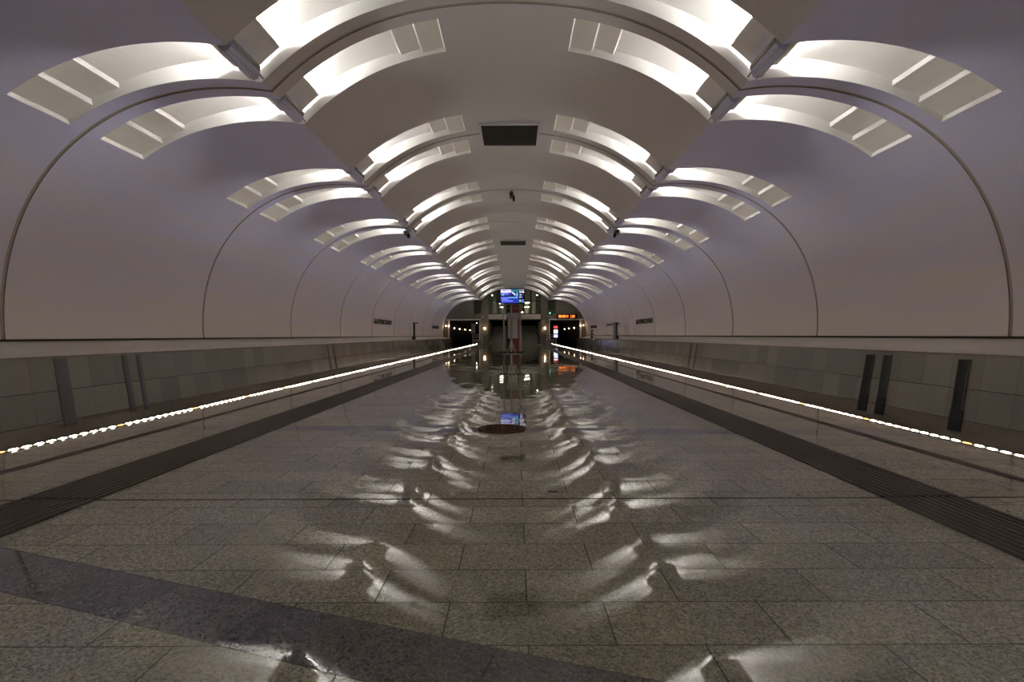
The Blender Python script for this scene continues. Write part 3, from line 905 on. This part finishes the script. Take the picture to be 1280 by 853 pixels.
# stair up under the gallery
mb = MB(); y, z = EY+1.6, 0.
for i in range(9):
    mb.box(-3.3, 3.3, y, y+.36, Z(-2.2) if i == 0 else z-.2, z+.15); z += .15; y += .36
mb.box(-3.3, 3.3, y, y+1.6, z-.2, z); y += 1.6
for i in range(8):
    mb.box(-3.3, 3.3, y, y+.36, z-.2, z+.15); z += .15; y += .36
mb.box(-3.3, 3.3, y, 80., z-.2, z)
st = tag(mb.build('staircase', STAIR), 'wide dark stone staircase rising under the gallery beam', 'staircase')
for sx, side in ((-1, 'left'), (1, 'right')):
    mb = MB()
    prof = [(EY+.7, 0.), (EY+1.6, 0.), (EY+4.9, 1.5), (EY+6.4, 1.5), (EY+6.4, 2.95), (EY+.7, 2.95)]
    xa, xb = sx*3.35, sx*3.55
    mb.loft([[(xa, y, z) for y, z in prof], [(xb, y, z) for y, z in prof]])
    struct(mb.build('wall_stair_%s' % side, PIERM), '%s cheek wall of the stair' % side, 'wall')
    t = thing('stair_handrail', 'slim handrail climbing beside the %s stair wall' % side, 'handrail', (sx*3.22, EY+1.7, 0.))
    part('rail', MB().tube([(sx*3.22, EY+1.7, .8), (sx*3.22, EY+4.9, 2.2)], .03, 8), STEEL, t)
    for k in range(3):
        f = k/2; part('baluster', MB().tube([(sx*3.22, EY+1.72+3.1*f, .155+1.34*f), (sx*3.22, EY+1.72+3.1*f, .80+1.36*f)], .018, 8), STEEL, t)

# pier lamps
for sx, side, xx in ((-1, 'left', 606.0), (1, 'right', 681.0)):
    x = ex(xx)
    t = thing('pier_lamp', 'glowing oval wall lamp on the %s stair pier' % side, 'wall lamp', (x, EY, ez(411)))
    part('bracket', MB().bbox(x-.06, x+.06, EY-.10, EY+.008, ez(411.5), ez(409.6), .02), DGREY, t)
    part('globe', MB().lathe([(.03, ez(412.0)), (.09, ez(411.5)), (.12, ez(410.6)), (.09, ez(409.7)), (.03, ez(409.2))], x, EY-.26, 16), WARML, t, True)
# railings and benches of masonry at the platform corners
for sx, side in ((-1, 'left'), (1, 'right')):
    t = thing('end_railing', 'low steel railing closing the %s platform corner' % side, 'railing', (sx*4.85, 62.6, 0.))
    for z in (1.15, .86, .50):
        part('rail', MB().box(min(sx*4.2, sx*5.4), max(sx*4.2, sx*5.4), 62.57, 62.63, z-.03, z+.03), STEEL, t)
    for xx in (4.2, 5.4):
        part('post', MB().bbox(sx*xx-.04, sx*xx+.04, 62.55, 62.65, 0., 1.2, .01), STEEL, t)
    part('infill', MB().box(min(sx*4.25, sx*5.35), max(sx*4.25, sx*5.35), 62.62, 62.64, .06, .46), PIERM, t)
    o = MB().bbox(min(sx*3.62, sx*4.1), max(sx*3.62, sx*4.1), 64.9, 65.7, 0., 1.12, .03).build('stone_pedestal', PIERM)
    tag(o, 'low stone pedestal at the foot of the %s stair pier' % side, 'pedestal')

# clock above the right portal, exit sign, driver screens
t = thing('interval_clock', 'orange digital interval clock above the right tunnel portal', 'clock', (ex(708.5), EY, ez(396)))
part('case', MB().bbox(ex(696), ex(721.5), EY-.16, EY-.002, ez(399.0), ez(393.0), .02), BLACK, t)
text_part('00:40:11  1:21', .52, .004, lambda a, b, c: (ex(708.6)+a*.76, EY-.165-c, ez(396.)+b), 'digits', ORANGE, t)
t = thing('exit_sign', 'small green running-figure exit sign over the right portal corner', 'sign', (ex(687.5), EY, ez(394)))
part('plate', MB().bbox(ex(685.6), ex(690.6), EY-.12, EY-.02, ez(393.2), ez(390.2), .01), mat('sign_dark_green', (.02, .10, .06), .5), t)
part('lit_figure', MB().bbox(ex(686.4), ex(688.2), EY-.135, EY-.121, ez(392.6), ez(390.9), .02), GREENL, t)
part('arrow_bar', MB().tube([(ex(684.6), EY-.09, ez(394.3)), (ex(690.6), EY-.09, ez(398.0))], .05, 8), mat('pale_green_bar', (.35, .45, .36), .5), t)
part('hanger', MB().box(ex(688.4), ex(689.), EY-.08, EY-.01, ez(397.), ez(393.2)), DGREY, t)
for sx, side in ((-1, 'left'), (1, 'right')):
    x0, x1 = sorted((sx*4.95, sx*5.45))
    xm = (x0+x1)/2; YS = 61.2
    lit = sx > 0
    t = thing('driver_monitor', 'stacked lit red, white and violet monitors by the right portal' if lit else 'unlit grey monitor cabinet hung by the left portal', 'monitor', (xm, YS, 0.))
    part('post', MB().lathe([(.09, 0.), (.09, .02), (.035, .03), (.035, 2.4)], xm, YS+.1, 12), DGREY, t)
    if lit:
        for a, b, mm in ((410.9, 407.9, REDS), (417.2, 412.6, WHITES), (422.2, 418.6, VIOLS)):
            za, zb = Z((419.3-a)*YS/605), Z((419.3-b)*YS/605)
            c = part('monitor_case', MB().bbox(x0-.03, x1+.03, YS-.1, YS+.06, za-.03, zb+.03, .015), BLACK, t)
            subpart('monitor_face', MB().box(x0, x1, YS-.106, YS-.101, za, zb), mm, c, t)
    else:
        part('monitor_case', MB().bbox(x0, x1, YS-.1, YS+.06, 1.35, 2.55, .02), mat('monitor_back_grey', (.12, .125, .13), .5), t)
        part('status_lamp', MB().lathe([(.02, 2.60), (.06, 2.64), (.03, 2.70)], xm+.42, YS, 10), COOLL, t, True)
        part('lamp_arm', MB().tube([(xm, YS+.1, 2.38), (xm+.42, YS, 2.60)], .018, 6), DGREY, t)
x = ex(679.)
t = thing('notice_board', 'small grey framed notice on the right stair pier', 'notice', (x, EY, ez(403)))
part('frame', MB().bbox(x-.22, x+.22, EY-.03, EY+.008, ez(405.2), ez(400.2), .01), POLE, t)
part('sheet', MB().box(x-.17, x+.17, EY-.036, EY-.031, ez(404.7), ez(400.7)), PAPER, t)
x = ex(603.4)
t = thing('loudspeaker', 'pale loudspeaker above the left tunnel portal', 'loudspeaker', (x, EY, ez(396)))
part('box', MB().bbox(x-.13, x+.13, EY-.22, EY-.002, ez(397.3), ez(394.8), .02), FRAME, t)
part('cone', MB().tube([(x, EY-.25, ez(396)), (x, EY-.22, ez(396))], .09, 12), DGREY, t)
x = ex(596.2)
t = thing('portal_camera', 'small pale camera tilted above the left tunnel portal', 'camera', (x, EY, ez(396.5)))
part('body', MB().tube([(x-.08, EY-.30, ez(397.6)), (x+.08, EY-.05, ez(395.2))], .07, 10), FRAME, t)
part('foot', MB().bbox(x+.02, x+.12, EY-.06, EY-.002, ez(396.4), ez(394.6), .01), DGREY, t)

# lamps at the portals and down the tunnels
def bulb(x, y, z, label, wall_x_, warm=True, group=None):
    t = thing('tunnel_lamp', label, 'lamp', (x, y, z), group)
    part('globe', MB().lathe([(.02, z-.10), (.06, z-.06), (.08, z), (.06, z+.06), (.02, z+.09)], x, y, 12), WARML, t, True)
    part('bracket', MB().tube([(x, y, z), (wall_x_, y, z)], .02, 6), DGREY, t)
for i, d in enumerate((69., 75.5, 83.5, 92.5, 99.5)):
    bulb(-8.6, d, Z(.112*9.0), 'glowing wall lamp, %s one down the left tunnel' % ORD[i], -9.058)
for i, d in enumerate((70., 77., 84.)):
    bulb(8.6, d, Z(1.04), 'glowing wall lamp, %s one down the right tunnel' % ORD[i], 9.058)
for sx, side in ((-1, 'left'), (1, 'right')):
    for xx, yy, k in ((8.96, EY-.22, 'inner'), (9.30, EY-.45, 'outer')):
        t = thing('portal_lamp', '%s glowing globe of the two beside the %s tunnel portal' % (k, side), 'lamp', (sx*xx, yy, Z(1.30)))
        part('globe', MB().lathe([(.02, Z(1.22)), (.06, Z(1.25)), (.08, Z(1.30)), (.06, Z(1.35)), (.02, Z(1.38))], sx*xx, yy, 12), WARML, t, True)
        part('bracket', MB().tube([(sx*xx, yy, Z(1.30)), (sx*xx, EY-.13 if k == 'inner' else EY-.002, Z(1.30))], .02, 6), DGREY, t)

# wall behind the viewer closes the hall
mb = MB(); mb.box(-11., 11., YB-.4, YB, Z(-2.3), Z(7.))
struct(mb.build('wall_back', ENDST), 'stone wall closing the near end of the hall', 'wall')

# ------------------------------------------------------------------ enlarge the draft to metres
for me in bpy.data.meshes: me.transform(Matrix.Scale(K, 4))
for o in bpy.data.objects: o.location = o.location * K

# ------------------------------------------------------------------ camera, world, view
cam = bpy.data.cameras.new('camera'); co = bpy.data.objects.new('camera', cam); COL.objects.link(co)
co.location = (.18*K, 0., EYE*K)
cam.sensor_width = 36.; cam.lens = 605/1280*36
cam.shift_x = -5/1280; cam.shift_y = -7.2/1280
cam.clip_start = .05; cam.clip_end = 400.
co.rotation_euler = (PI/2, .0031, 0.)
SC.camera = co
w = bpy.data.worlds.new('world'); SC.world = w; w.use_nodes = True
w.node_tree.nodes['Background'].inputs[0].default_value = (0, 0, 0, 1)
w.node_tree.nodes['Background'].inputs[1].default_value = 0.
vs = SC.view_settings
SC.display_settings.display_device = 'sRGB'
vs.view_transform = 'Standard'; vs.look = 'None'; vs.gamma = 1.; vs.use_curve_mapping = False
vs.exposure = 0.48
cy = SC.cycles
cy.max_bounces = 10; cy.diffuse_bounces = 6; cy.glossy_bounces = 4; cy.transmission_bounces = 6
cy.caustics_reflective = False; cy.caustics_refractive = False
cy.use_denoising = True; cy.sample_clamp_indirect = 8.
